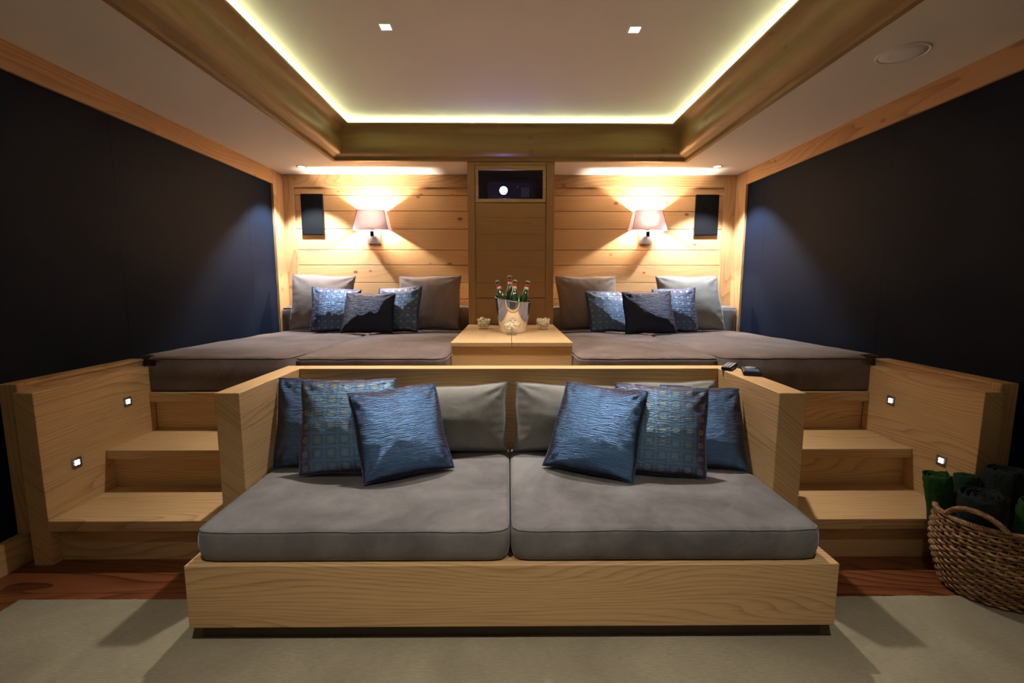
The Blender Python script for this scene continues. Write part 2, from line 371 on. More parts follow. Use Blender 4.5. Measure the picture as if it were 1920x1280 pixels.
# ------------------------------------------------------------------ room shell
XL, XR, YB, YF, ZC, ZT = -2.116, 2.149, 4.496, -1.8, 2.209, 2.478
OX0, OX1, OY0, OY1 = -1.439, 1.471, -1.3, 3.976      # tray opening
bm = bmesh.new()
yy = YF
rnd = random.Random(3)
while yy < 2.6:                                       # floor boards running left to right
    x = XL - 0.1 - rnd.random() * 0.8
    while x < XR + 0.1:
        ln = 1.3 + rnd.random(); box(bm, max(x, XL - 0.1) + 0.0008, min(x + ln, XR + 0.1) - 0.0008, yy + 0.0008, yy + 0.139, -0.03, 0.0); x += ln
    yy += 0.14
box(bm, XL - 0.1, XR + 0.1, 2.6, YB + 0.1, -0.03, -0.001)
struct(obj('floor', bm, M['floor']))
bm = bmesh.new()                                      # soffit ring, tray sides and tray top
box(bm, XL - 0.1, OX0, YF - 0.1, YB + 0.1, ZC, ZC + 0.05); box(bm, OX1, XR + 0.1, YF - 0.1, YB + 0.1, ZC, ZC + 0.05)
box(bm, OX0, OX1, OY1, YB + 0.1, ZC, ZC + 0.05); box(bm, OX0, OX1, YF - 0.1, OY0, ZC, ZC + 0.05)
box(bm, XL - 0.1, XR + 0.1, YF - 0.1, YB + 0.1, ZT, ZT + 0.05)
struct(obj('ceiling', bm, M['plaster']))
def cloth_wall(name, x0, x1, seams):
    bm = bmesh.new(); ys = [YF - 0.1] + seams + [YB + 0.1]
    for a, c in zip(ys, ys[1:]): box(bm, x0, x1, a + 0.0003, c - 0.0003, -0.03, ZC + 0.02)
    struct(obj(name, bm, M['navy'], bevel=0.0008))
cloth_wall('wall_left', XL - 0.1, XL, [0.0, 1.3, 2.6, 3.9])
cloth_wall('wall_right', XR, XR + 0.1, [0.0, 1.35, 2.69, 3.99])
bm = bmesh.new()
zs = [0.0, 0.3, 0.6, 0.75, 0.91, 1.06, 1.214, 1.381, 1.523, 1.717, 1.881, 2.025, 2.19]
for a, c in zip(zs, zs[1:]): box(bm, XL - 0.1, XR + 0.1, YB, YB + 0.05, a + 0.002, c - 0.002)
struct(obj('wall_back', bm, M['pine'], bevel=0.003))
struct(bx('wall_front', (XL - 0.1, XR + 0.1, YF - 0.1, YF, -0.03, ZC + 0.3), M['plaster'], bevel=0))
tn = [0]
def trim(b6, mat, bevel=0.002):
    tn[0] += 1; return struct(bx('trim_%d' % tn[0], b6, mat, bevel=bevel))
# frame round the back wall
trim((XL, -1.996, YB - 0.022, YB, 0.6, ZC), M['trimZ']); trim((2.018, XR, YB - 0.022, YB, 0.6, ZC), M['trimZ'])
trim((-1.996, -0.339, YB - 0.0215, YB, 2.094, ZC), M['trimX']); trim((0.38, 2.018, YB - 0.0215, YB, 2.096, ZC), M['trimX'])
# side walls: crown board, rear stile, low frame beside the steps
for s, x in ((1, XL), (-1, XR)):
    def bb(d, y0, y1, z0, z1): return (min(x, x + s * d), max(x, x + s * d), y0, y1, z0, z1)
    trim(bb(0.02, YF, 4.29, 2.088, ZC), M['trimY']); trim(bb(0.022, 4.29, YB - 0.022, 0.6, ZC), M['trimZ'])
    trim(bb(0.072, 1.945, 2.585, 0.0, 0.772), M['trimY'])
    trim(bb(0.076, 1.905, 1.945, 0.132, 0.787), M['trimZ'], 0.004); trim(bb(0.076, 1.945, 2.585, 0.772, 0.787), M['trimY'], 0.003)
struct(bx('baseboard_left', (XL, XL + 0.03, YF, 1.945, 0.0, 0.132), M['trimY'])); struct(bx('baseboard_right', (XR - 0.03, XR, YF, 1.945, 0.0, 0.132), M['trimY']))
# cove moulding round the tray
prof = [(0, 2.2085), (0, 2.197), (0.030, 2.197), (0.033, 2.222), (0.05, 2.226), (0.075, 2.229), (0.092, 2.236), (0.104, 2.250), (0.111, 2.272), (0.112, 2.295), (0.108, 2.322),
        (0.102, 2.345), (0.099, 2.368), (0.102, 2.389), (0.112, 2.406), (0.13, 2.419), (0.15, 2.426), (0.19, 2.428), (0.198, 2.431), (0.200, 2.436), (0.198, 2.440), (0.02, 2.440), (0.0, 2.440)]
def cove(p, q, ip, iq, name, mat):
    """board from corner p to corner q; ip, iq = inward directions (mitred)"""
    bm = bmesh.new(); A = [bm.verts.new((p[0] + ip[0] * u, p[1] + ip[1] * u, z)) for u, z in prof]; B = [bm.verts.new((q[0] + iq[0] * u, q[1] + iq[1] * u, z)) for u, z in prof]
    for i in range(len(prof)):
        j = (i + 1) % len(prof); bm.faces.new((A[i], A[j], B[j], B[i]))
    bm.faces.new(A); bm.faces.new(B[::-1])
    o = struct(obj(name, bm, mat)); 
    for pl in o.data.polygons: pl.use_smooth = True
    e = o.modifiers.new('split', 'EDGE_SPLIT'); e.split_angle = math.radians(40)
    return o
c00, c10, c11, c01 = (OX0, OY0), (OX1, OY0), (OX1, OY1), (OX0, OY1)
cove(c00, c01, (1, 1), (1, -1), 'trim_20', M['coveY']); cove(c01, c11, (1, -1), (-1, -1), 'trim_21', M['cove'])
cove(c11, c10, (-1, -1), (-1, 1), 'trim_22', M['coveY']); cove(c10, c00, (-1, 1), (1, 1), 'trim_23', M['cove'])
# LED strip lying on the cove ledge, all round
bm = bmesh.new(); u = 0.105
box(bm, OX0 + u, OX0 + u + 0.012, OY0 + u, OY1 - u, 2.4405, 2.445); box(bm, OX1 - u - 0.012, OX1 - u, OY0 + u, OY1 - u, 2.4405, 2.445)
box(bm, OX0 + u + 0.013, OX1 - u - 0.013, OY1 - u - 0.012, OY1 - u, 2.4405, 2.445); box(bm, OX0 + u + 0.013, OX1 - u - 0.013, OY0 + u, OY0 + u + 0.012, 2.4405, 2.445)
tag(obj('led_strip', bm, M['strip']), 'green-white glowing light strip hidden on the ceiling cove ledge', 'light strip')

# ------------------------------------------------------------------ ceiling fittings
SQL = ['square recessed spotlight in the raised ceiling, left of the centre', 'square recessed spotlight in the raised ceiling, right of the centre',
       'square recessed spotlight in the raised ceiling above the camera, left side', 'square recessed spotlight in the raised ceiling above the camera, right side']
for (x, y), lb in zip(SPOTS, SQL):
    t = thing('recessed_spotlight', lb, 'ceiling light', (x, y, ZT), 'square spotlights in the raised ceiling')
    bm = bmesh.new(); s = 0.031
    for a in (-1, 1):
        box(bm, -s, s, min(a * s, a * (s - 0.006)), max(a * s, a * (s - 0.006)), -0.004, 0.0); box(bm, min(a * s, a * (s - 0.006)), max(a * s, a * (s - 0.006)), -s + 0.006, s - 0.006, -0.004, 0.0)
    obj('frame', bm, M['whiteframe'], t)
    bm = bmesh.new(); box(bm, -s + 0.006, s - 0.006, -s + 0.006, s - 0.006, -0.002, -0.0002); obj('lamp_face', bm, M['spot'], t)
for (x, y), lb in zip(CORNERS, ['small round ceiling spotlight over the left back corner', 'small round ceiling spotlight over the right back corner']):
    t = thing('round_spotlight', lb, 'ceiling light', (x, y, ZC), 'round spotlights over the back corners')
    bm = bmesh.new(); lathe(bm, [(0.026, -0.0002), (0.026, -0.003), (0.042, -0.005), (0.044, -0.0002)], 28); obj('rim', bm, M['whiteframe'], t, smooth=True)
    bm = bmesh.new(); lathe(bm, [(0, -0.002), (0.0258, -0.002), (0.0258, -0.0004), (0, -0.0004)], 28); obj('lamp_face', bm, M['spot'], t)
t = thing('ceiling_speaker', 'round pale ceiling speaker in the low ceiling on the right', 'speaker', (1.735, 2.174, ZC))
bm = bmesh.new(); lathe(bm, [(0.088, -0.0005), (0.088, -0.004), (0.093, -0.006), (0.099, -0.004), (0.1, -0.0005)], 40); obj('rim', bm, M['whiteframe'], t, smooth=True)
bm = bmesh.new(); lathe(bm, [(0, -0.006), (0.05, -0.0055), (0.0875, -0.003), (0.0875, -0.0005), (0, -0.0005)], 40); obj('grille', bm, M['grille'], t, smooth=True)

# ------------------------------------------------------------------ platform, steps
PX0, PX1 = -1.954, 1.985
t = thing('sleeping_platform', 'raised larch platform that carries the four upper mattresses', 'platform', (0, 2.5, 0))
bx('deck', (XL + 0.08, XR - 0.08, 2.62, 4.47, 0.575, 0.615), M['larchX'], t, origin=(0, 2.5, 0))
bx('front_board', (PX0, PX1, 2.49, 2.62, 0.562, 0.615), M['larchX'], t, origin=(0, 2.5, 0))
bx('riser', (PX0, PX1, 2.53, 2.56, 0.36, 0.562), M['larchX'], t, origin=(0, 2.5, 0))
for side, lab, cx in (('l', 'left', -1), ('r', 'right', 1)):
    t = thing('staircase', 'larch steps on the %s side, up to the platform beside the sofa arm' % lab, 'stairs', (cx * 1.5, 2.1, 0), 'larch steps either side of the sofa')
    og = (cx * 1.5, 2.1, 0)
    if cx < 0: xo, xi, ai = PX0, -0.05, -1.138
    else: xo, xi, ai = PX1, 0.05, 1.157
    def b(x0, x1, *r): return (min(x0, x1), max(x0, x1), *r)
    bx('tread', b(xo, ai, 1.882, 2.24, 0.153, 0.2), M['larchX'], t, 0.003, og)
    bx('riser', b(xo, ai, 1.925, 1.95, 0.0, 0.153), M['larchX'], t, 0.001, og)
    bx('tread', b(xo, ai, 2.19, 2.53, 0.355, 0.4), M['larchX'], t, 0.003, og)
    bx('riser', b(xo, ai, 2.232, 2.255, 0.2, 0.355), M['larchX'], t, 0.001, og)
    xp = xo + cx * 0.083
    bx('side_panel', b(xo, xp, 1.882, 2.53, 0.0, 0.755), M['larchY'], t, 0.003, og)
    # square step lights let into the panel
    for k, (ly, lz) in enumerate(((2.036, 0.400), (2.345, 0.603))):
        st = thing('step_light', 'small square metal step light in the %s stair panel, %s one' % (lab, 'lower' if k == 0 else 'upper'), 'step light', (xo, ly, lz), 'square lights in the stair panels')
        s = -cx; h = 0.0235
        bm = bmesh.new(); box(bm, min(0, s * 0.004), max(0, s * 0.004), -h, h, -h, h); obj('plate', bm, M['steel'], st, bevel=0.001)
        for a in (-1, 1):
            for c in (-1, 1):
                bm = bmesh.new(); lathe(bm, [(0, 0), (0.0052, 0), (0.0052, 0.002), (0.003, 0.0035), (0, 0.004)], 12)
                bmesh.ops.rotate(bm, verts=bm.verts, matrix=Matrix.Rotation(s * math.pi / 2, 3, 'Y')); bmesh.ops.translate(bm, verts=bm.verts, vec=(s * 0.004, a * 0.0062, c * 0.0062))
                obj('led', bm, M['led'], st, smooth=True)

# ------------------------------------------------------------------ low sofa frame
t = thing('sofa_frame', 'low larch sofa frame with high arms in front of the platform', 'sofa', (0.01, 1.9, 0)); og = (0.01, 1.9, 0)
bx('base', (-1.065, 1.096, 1.43, 1.7, 0.062, 0.284), M['larchX'], t, 0.004, og)
bx('seat_deck', (-1.036, 1.044, 1.702, 2.27, 0.062, 0.284), M['larchX'], t, 0.002, og)
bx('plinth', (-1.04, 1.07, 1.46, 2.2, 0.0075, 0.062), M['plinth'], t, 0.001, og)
bx('armrest', (-1.135, -1.04, 1.762, 2.372, 0.0, 0.784), M['larchY'], t, 0.004, og)
bx('armrest', (1.048, 1.154, 1.752, 2.372, 0.0, 0.784), M['larchY'], t, 0.004, og)
bx('backrest', (-1.04, 1.048, 2.285, 2.3715, 0.0, 0.784), M['larchX'], t, 0.003, og)

# ------------------------------------------------------------------ soft mattresses and seat cushions
def mattress(name, x0, x1, y0, y1, z0, zf, zr, mat, label, cat, group, puff=0.012, rad=0.03, seed=0, clamp=None):
    cx, cy = (x0 + x1) / 2, (y0 + y1) / 2; W, D = (x1 - x0) / 2, (y1 - y0) / 2
    t = thing(name, label, cat, (cx, cy, z0), group)
    bm = bmesh.new(); nx, ny = 40, 36; rs = 5
    def edge_ts(n, half):
        ts = [-1 + 2 * i / n for i in range(n + 1)]
        return ts
    H0 = 0.0
    def top(x, y):
        u, v = x / W, y / D
        zt = zf + (zr - zf) * (v + 1) / 2 - z0
        p = puff * (1 - abs(u) ** 3) * (1 - abs(v) ** 3)
        wv = noise.noise(Vector((x * 3.0 + seed, y * 3.0, seed * 2.1))) * 0.010 + noise.noise(Vector((x * 9 + seed, y * 7, 3.3))) * 0.004
        return zt + p + wv * (1 - max(abs(u), abs(v)) ** 8) + 0.0035 * noise.noise(Vector((x * 26 + seed, y * 26, 4.4))) * math.exp(-(1 - max(abs(u), abs(v))) / 0.05)
    # perimeter loops (superellipse corners) from the bottom up, then grid-filled top
    def outline(inset, n=120):
        pts = []; cr = 0.045
        w, d = W - inset, D - inset
        for k in range(n):
            a = 2 * math.pi * k / n
            c, s = math.cos(a), math.sin(a)
            # rectangle with rounded corners by clamped ray
            e = 26.0
            r = (abs(c) ** e / w ** e + abs(s) ** e / d ** e) ** (-1 / e)
            pts.append((r * c, r * s))
        return pts
    n = 160; hgt = zf - z0
    loops = []
    def add(inset, zfun):
        ring = []
        for (x, y) in outline(inset, n):
            ring.append(bm.verts.new((x, y, zfun(x, y))))
        loops.append(ring)
    side = lambda f, ins: (lambda x, y: f * (top(x, y)))
    wob = lambda x, y: 0.004 * noise.noise(Vector((x * 8 + seed, y * 8, 1.7)))
    add(0.02, lambda x, y: 0.0); add(0.006, lambda x, y: 0.006); add(0.001, lambda x, y: 0.02)
    add(-0.003, lambda x, y: top(x, y) * 0.4 + wob(x, y)); add(-0.002, lambda x, y: top(x, y) * 0.7 + wob(x, y)); add(0.0, lambda x, y: top(x, y) - rad * 0.9)
    for k in range(1, 6):
        a = k / 5 * math.pi / 2; add(rad * (1 - math.cos(a)), (lambda a: lambda x, y: top(x, y) - rad * 0.9 * (1 - math.sin(a)))(a))
    seam_i = 6
    for ins in (0.05, 0.08, 0.12, 0.17, 0.23, 0.3, 0.37, 0.43): 
        if ins < min(W, D) - 0.02: add(ins, top)
    for A, B in zip(loops, loops[1:]):
        for k in range(n): bm.faces.new((A[k], A[(k + 1) % n], B[(k + 1) % n], B[k]))
    if clamp:
        for ring in loops:
            for v_ in ring:
                if v_.co.z + z0 >= 0.757 and (v_.co.x + cx - clamp[0]) * clamp[1] < 0: v_.co.y = max(v_.co.y, 2.59 - cy)
                if v_.co.z + z0 < 0.757: v_.co.x = max(v_.co.x, clamp[0] - cx) if clamp[1] > 0 else min(v_.co.x, clamp[0] - cx)
        for v_ in loops[3]: v_.co.z = min(v_.co.z, 0.10)
        for v_ in loops[4]: v_.co.z = 0.1405
        for v_ in loops[5]: v_.co.z = 0.144
    bm.faces.new(loops[0][::-1])
    last = loops[-1]; cen = bm.verts.new((0, 0, top(0, 0)))
    for k in range(n): bm.faces.new((last[k], last[(k + 1) % n], cen))
    seam = [v.co.copy() + Vector((0, 0, 0.0005)) for v in loops[seam_i + 1]]
    obj('cover', bm, mat, t, smooth=True)
    bm = bmesh.new(); tube(bm, [(p.x * 1.001, p.y * 1.001, p.z + 0.001) for p in seam], 0.0022, 6, True); obj('piping', bm, mat, t, smooth=True)
    return t
MG = 'mattresses on the raised platform'
seamL, seamR = -1.18, 1.17
mattress('mattress', -2.07, seamL, 2.505, 4.285, 0.615, 0.808, 0.775, M['suede'], 'brown suede mattress on the platform, outermost on the left by the wall', 'mattress', MG, seed=1, clamp=(-1.952, 1))
mattress('mattress', seamL + 0.002, -0.345, 2.505, 4.285, 0.615, 0.806, 0.775, M['suede'], 'brown suede mattress on the platform, just left of the larch table', 'mattress', MG, puff=0.016, seed=2)
mattress('mattress', 0.384, seamR - 0.002, 2.505, 4.285, 0.615, 0.806, 0.775, M['suede'], 'brown suede mattress on the platform, just right of the larch table', 'mattress', MG, puff=0.016, seed=3)
mattress('mattress', seamR, 2.10, 2.505, 4.285, 0.615, 0.808, 0.775, M['suede'], 'brown suede mattress on the platform, outermost on the right by the wall', 'mattress', MG, seed=4, clamp=(1.983, -1))
SG = 'seat cushions of the low sofa'
mattress('seat_cushion', -1.036, 0.004, 1.442, 2.24, 0.285, 0.398, 0.396, M['suede_seat'], 'grey suede seat cushion, left half of the low sofa', 'seat cushion', SG, puff=0.01, rad=0.022, seed=7)
mattress('seat_cushion', 0.008, 1.045, 1.442, 2.24, 0.285, 0.400, 0.396, M['suede_seat'], 'grey suede seat cushion, right half of the low sofa', 'seat cushion', SG, puff=0.012, rad=0.022, seed=8)
BG = 'long bolsters along the back wall'
mattress('bolster', -2.085, -0.37, 4.29, 4.468, 0.617, 1.0, 1.0, M['suede'], 'long taupe bolster against the pine wall, left of the cabinet', 'bolster', BG, puff=0.006, rad=0.05, seed=9)
mattress('bolster', 0.41, 2.115, 4.29, 4.468, 0.617, 1.0, 1.0, M['suede_seat'], 'long grey bolster against the pine wall, right of the cabinet', 'bolster', BG, puff=0.006, rad=0.05, seed=10)

# ------------------------------------------------------------------ pillows
def pillow(corners, T, mat, label, group, seed, name='pillow', wr=1.0):
    A, B, TL, TR = [Vector(c) for c in corners]
    X = (B - A).normalized(); upv = ((TL + TR) / 2 - (A + B) / 2); Y = X.cross(upv).normalized() * -1; Z = X.cross(-Y).normalized() * -1
    Y = upv.cross(X).normalized()          # away from the viewer
    Z = X.cross(Y).normalized()
    org = (A + B) / 2
    Mx = Matrix((X, Y, Z)).transposed()
    inv = Mx.inverted(); loc = [inv @ (p - org) for p in (A, B, TL, TR)]
    n = 34; rnd = random.Random(seed)
    front, back = {}, {}
    bm = bmesh.new(); uvl = bm.loops.layers.uv.new('UVMap'); uvs = {}
    ph = [rnd.random() * 6 for _ in range(8)]
    for i in range(n + 1):
        for j in range(n + 1):
            u, v = -math.cos(math.pi * i / n) * 0.6 + (2 * i / n - 1) * 0.4, -math.cos(math.pi * j / n) * 0.6 + (2 * j / n - 1) * 0.4
            uu = u * (1 - 0.032 * (1 - v * v)) ; vv = v * (1 - 0.032 * (1 - u * u))
            uu += 0.012 * math.sin(v * 5 + ph[0]) * abs(u) ** 4; vv += 0.014 * math.sin(u * 5 + ph[1]) * abs(v) ** 4
            s, q = (uu + 1) / 2, (vv + 1) / 2
            p = loc[0] * (1 - s) * (1 - q) + loc[1] * s * (1 - q) + loc[2] * (1 - s) * q + loc[3] * s * q
            prof_ = ((1 - u * u) * (1 - v * v))
            h = T * (max(prof_, 0) ** 0.50) * (1 + 0.14 * -v)
            cr = 0
            for k, (cu, cv) in enumerate(((-1, -1), (1, -1), (-1, 1), (1, 1))):
                du, dv = u - cu, v - cv; r = math.hypot(du, dv); a = math.atan2(abs(dv), abs(du))
                cr += math.sin(a * 9 + ph[k] + r * 2) * math.exp(-(r / 0.55) ** 2) * min(1, r * 3)
            wob = noise.noise(Vector((u * 1.6 + seed, v * 1.6, seed * 0.7)))
            edge = min(1, (1 - abs(u)) * 8) * min(1, (1 - abs(v)) * 8)
            h2 = h * (1 + 0.05 * wob) + wr * (0.0055 * cr + 0.002 * noise.noise(Vector((u * 5 + seed, v * 4, 9.1)))) * edge
            puck = wr * 0.0035 * math.sin((u if abs(v) > abs(u) else v) * 26 + ph[5]) * math.exp(-((1 - max(abs(u), abs(v))) / 0.12)) * edge
            f = bm.verts.new((p.x, p.y - h2 - puck, p.z)); front[i, j] = f; uvs[f] = ((u + 1) / 2, (v + 1) / 2)
            if i in (0, n) or j in (0, n): back[i, j] = f
            else:
                g = bm.verts.new((p.x, p.y + h * (1 + 0.1 * wob), p.z)); back[i, j] = g; uvs[g] = ((u + 1) / 2, (v + 1) / 2)
    for i in range(n):
        for j in range(n):
            for D_, rev in ((front, False), (back, True)):
                q = [D_[i, j], D_[i + 1, j], D_[i + 1, j + 1], D_[i, j + 1]]
                if rev: q = q[::-1]
                fc = bm.faces.new(q)
                for lp in fc.loops: lp[uvl].uv = uvs[lp.vert]
    me = bpy.data.meshes.new(name); bm.to_mesh(me)
    rim = [front[i, 0].co.copy() for i in range(n)] + [front[n, j].co.copy() for j in range(n)] + [front[i, n].co.copy() for i in range(n, 0, -1)] + [front[0, j].co.copy() for j in range(n, 0, -1)]
    bm.free()
    t = thing(name, label, 'pillow', (0, 0, 0), group)
    mw = Mx.to_4x4(); mw.translation = org; t.matrix_world = mw
    link('cover', me, mat, t, smooth=True)
    bm = bmesh.new(); tube(bm, rim, 0.0026, 6, True); obj('seam', bm, mat, t, smooth=True)
    return t
GF, GB1, GB2 = 'pillows on the low sofa', 'pillows on the left upper mattresses', 'pillows on the right upper mattresses'
PL = [
 (((-1.93, 4.10, 0.806), (-1.405, 4.10, 0.806), (-1.93, 4.22, 1.293), (-1.369, 4.22, 1.27)), .075, 'taupe', 'large taupe pillow in the left back corner, behind the blue patterned one', GB1),
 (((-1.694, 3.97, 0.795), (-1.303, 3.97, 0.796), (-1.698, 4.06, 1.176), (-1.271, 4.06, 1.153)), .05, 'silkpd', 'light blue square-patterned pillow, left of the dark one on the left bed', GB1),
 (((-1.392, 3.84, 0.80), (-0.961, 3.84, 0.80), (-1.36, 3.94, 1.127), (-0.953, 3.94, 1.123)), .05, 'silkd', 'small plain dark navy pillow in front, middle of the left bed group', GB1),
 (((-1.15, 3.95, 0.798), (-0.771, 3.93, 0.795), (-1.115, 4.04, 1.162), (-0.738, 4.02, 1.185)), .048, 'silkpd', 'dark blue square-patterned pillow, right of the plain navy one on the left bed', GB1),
 (((-0.95, 4.09, 0.799), (-0.439, 4.09, 0.803), (-0.978, 4.2, 1.27), (-0.422, 4.2, 1.279)), .07, 'taupe', 'large brown-taupe pillow nearest the cabinet on the left bed', GB1),
 (((0.465, 4.10, 0.801), (0.976, 4.10, 0.801), (0.417, 4.2, 1.271), (0.962, 4.2, 1.276)), .07, 'taupe', 'large brown-taupe pillow nearest the cabinet on the right bed', GB2),
 (((0.704, 3.95, 0.796), (1.078, 3.95, 0.796), (0.658, 4.05, 1.145), (1.047, 4.05, 1.136)), .048, 'silkpd', 'dark patterned pillow left of the plain navy one on the right bed', GB2),
 (((0.963, 3.80, 0.797), (1.39, 3.80, 0.797), (0.942, 3.9, 1.138), (1.348, 3.9, 1.143)), .05, 'silkd', 'plain dark navy pillow in front, middle of the right bed group', GB2),
 (((1.243, 3.93, 0.795), (1.615, 3.93, 0.795), (1.226, 4.01, 1.159), (1.601, 4.01, 1.169)), .048, 'silkpd', 'navy pillow with a patterned border, right of the plain navy one on the right bed', GB2),
 (((1.38, 4.09, 0.797), (1.921, 4.09, 0.797), (1.311, 4.2, 1.276), (1.872, 4.2, 1.272)), .075, 'greylinen', 'large pale grey pillow in the right back corner of the right bed', GB2),
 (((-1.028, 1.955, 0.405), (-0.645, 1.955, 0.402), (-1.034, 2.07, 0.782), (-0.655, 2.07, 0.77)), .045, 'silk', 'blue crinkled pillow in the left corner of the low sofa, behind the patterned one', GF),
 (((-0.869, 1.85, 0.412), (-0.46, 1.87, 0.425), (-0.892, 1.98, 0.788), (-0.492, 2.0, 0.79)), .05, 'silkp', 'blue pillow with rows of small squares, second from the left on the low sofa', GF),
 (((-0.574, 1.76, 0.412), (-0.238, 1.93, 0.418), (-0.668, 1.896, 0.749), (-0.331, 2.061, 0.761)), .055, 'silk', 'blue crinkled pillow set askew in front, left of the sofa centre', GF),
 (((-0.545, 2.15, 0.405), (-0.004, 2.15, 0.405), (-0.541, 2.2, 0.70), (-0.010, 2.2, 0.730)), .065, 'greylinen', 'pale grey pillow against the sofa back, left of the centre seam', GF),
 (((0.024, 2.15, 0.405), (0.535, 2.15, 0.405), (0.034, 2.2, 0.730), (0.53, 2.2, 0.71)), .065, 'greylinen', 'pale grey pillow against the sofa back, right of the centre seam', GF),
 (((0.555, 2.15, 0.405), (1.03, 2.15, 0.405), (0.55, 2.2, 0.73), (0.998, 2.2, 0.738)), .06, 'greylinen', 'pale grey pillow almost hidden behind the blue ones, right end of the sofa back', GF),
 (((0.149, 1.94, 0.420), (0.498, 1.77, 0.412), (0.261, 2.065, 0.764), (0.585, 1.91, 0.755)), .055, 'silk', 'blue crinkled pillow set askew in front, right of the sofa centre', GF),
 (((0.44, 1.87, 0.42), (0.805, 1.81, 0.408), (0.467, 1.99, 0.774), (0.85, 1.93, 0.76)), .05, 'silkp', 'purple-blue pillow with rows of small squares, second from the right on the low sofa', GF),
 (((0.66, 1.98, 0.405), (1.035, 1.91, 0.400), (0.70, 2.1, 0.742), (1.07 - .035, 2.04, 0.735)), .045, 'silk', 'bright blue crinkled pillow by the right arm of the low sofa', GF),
]
for i, (c, T, mk, lb, g) in enumerate(PL): pillow(c, T * 1.28, M[mk], lb, g, i + 3, wr=1.0)

# ------------------------------------------------------------------ larch table between the beds, with chrome bucket and bowls
t = thing('low_table', 'boxy larch table between the left and right beds, topped with bowls', 'table', (0.019, 3.34, 0.615)); og = (0.019, 3.34, 0.615)
bx('body', (-0.338, 0.376, 2.724, 3.965, 0.616, 0.834), M['table'], t, 0.002, og)
bx('tabletop', (-0.341, 0.0185, 2.717, 3.965, 0.8355, 0.86), M['tableY'], t, 0.002, og)
bx('tabletop', (0.0205, 0.379, 2.717, 3.965, 0.8355, 0.86), M['tableY'], t, 0.002, og)

# projector cabinet
CY = 3.966
t = thing('projector_cabinet', 'tall larch cabinet in the middle of the back wall with the projector window', 'cabinet', (0.02, 4.2, 0.615)); og = (0.02, 4.2, 0.615)
CX0, CX1, CT = -0.339, 0.380, 2.196
bm = bmesh.new()
def bo(*a): box(bm, a[0] - og[0], a[1] - og[0], a[2] - og[1], a[3] - og[1], a[4] - og[2], a[5] - og[2])
bo(CX0, -0.279, CY, CY + 0.03, 0.862, CT); bo(0.313, CX1, CY, CY + 0.03, 0.862, CT)
obj('stile', bm, M['oakZ'], t, bevel=0.002)
bx('top_rail', (-0.2785, 0.3125, CY + 0.002, CY + 0.03, 2.172, CT), M['larchX'], t, 0.002, og)
bx('bottom_panel', (-0.2785, 0.3125, CY + 0.004, CY + 0.03, 0.862, 1.083), M['oak'], t, 0.002, og)
bm = bmesh.new()
bo(CX0, CX0 + 0.02, CY + 0.0305, YB - 0.003, 0.862, CT); bo(CX1 - 0.02, CX1, CY + 0.0305, YB - 0.003, 0.862, CT); bo(CX0 + 0.021, CX1 - 0.021, CY + 0.0305, YB - 0.003, 1.872, 1.884); bo(CX0 + 0.021, CX1 - 0.021, CY + 0.0305, YB - 0.003, CT - 0.012, CT)
obj('carcass', bm, M['oakZ'], t, bevel=0.001)
bm = bmesh.new()
zz = [1.087, 1.213, 1.347, 1.48, 1.621, 1.752, 1.868]
for a, c in zip(zz, zz[1:]): bo(-0.275, 0.309, CY + 0.004, CY + 0.026, a + 0.0006, c - 0.0006)
obj('door', bm, M['oak'], t, bevel=0.0012)
bm = bmesh.new()
bo(-0.275, 0.309, CY + 0.001, CY + 0.028, 2.134, 2.169); bo(-0.275, 0.309, CY + 0.001, CY + 0.028, 1.875, 1.902); bo(-0.275, -0.25, CY + 0.001, CY + 0.028, 1.9025, 2.1335); bo(0.283, 0.309, CY + 0.001, CY + 0.028, 1.9025, 2.1335)
wf = obj('window_frame', bm, M['larchX'], t, bevel=0.0015)
bm = bmesh.new(); bo(-0.2495, 0.2825, CY + 0.014, CY + 0.018, 1.9025, 2.1335); obj('glass_pane', bm, M['pane'], t)
bm = bmesh.new(); bo(CX0 + 0.021, CX1 - 0.021, YB - 0.03, YB - 0.004, 1.885, CT - 0.013); bo(CX0 + 0.021, CX0 + 0.03, CY + 0.05, YB - 0.031, 1.885, CT - 0.013); bo(CX1 - 0.03, CX1 - 0.021, CY + 0.05, YB - 0.031, 1.885, CT - 0.013)
obj('niche_lining', bm, M['nicheglow'], t)
# projector
t = thing('projector', 'black projector with glowing violet-white lens behind the cabinet window', 'projector', (0.02, 4.2, 1.885))
bm = bmesh.new(); box(bm, -0.21, 0.21, -0.12, 0.16, 0.012, 0.19); obj('body', bm, M['dim'], t, bevel=0.02, seg=4)
def yl(bm): bmesh.ops.rotate(bm, verts=bm.verts, matrix=Matrix.Rotation(math.pi / 2, 3, 'X'))
bm = bmesh.new(); lathe(bm, [(0.030, 0), (0.046, 0), (0.046, 0.04), (0.043, 0.046), (0.034, 0.046), (0.030, 0.02)], 32); yl(bm); bmesh.ops.translate(bm, verts=bm.verts, vec=(-0.062, -0.12, 0.099)); bz = obj('lens_barrel', bm, M['black'], t, smooth=True)
bm = bmesh.new(); lathe(bm, [(0, 0.046), (0.015, 0.045), (0.0295, 0.038), (0.0295, 0.01), (0, 0.01)], 32); yl(bm); bmesh.ops.translate(bm, verts=bm.verts, vec=(-0.062, -0.12, 0.099)); obj('lens', bm, M['lens'], t, smooth=True)
bm = bmesh.new()
for k in range(5): box(bm, 0.09 + k * 0.014, 0.098 + k * 0.014, -0.123, -0.1205, 0.05, 0.13)
obj('vent', bm, M['steel'], t)
bm = bmesh.new(); box(bm, 0.052, 0.06, -0.124, -0.1205, 0.128, 0.142); obj('badge', bm, M['whitelabel'], t)
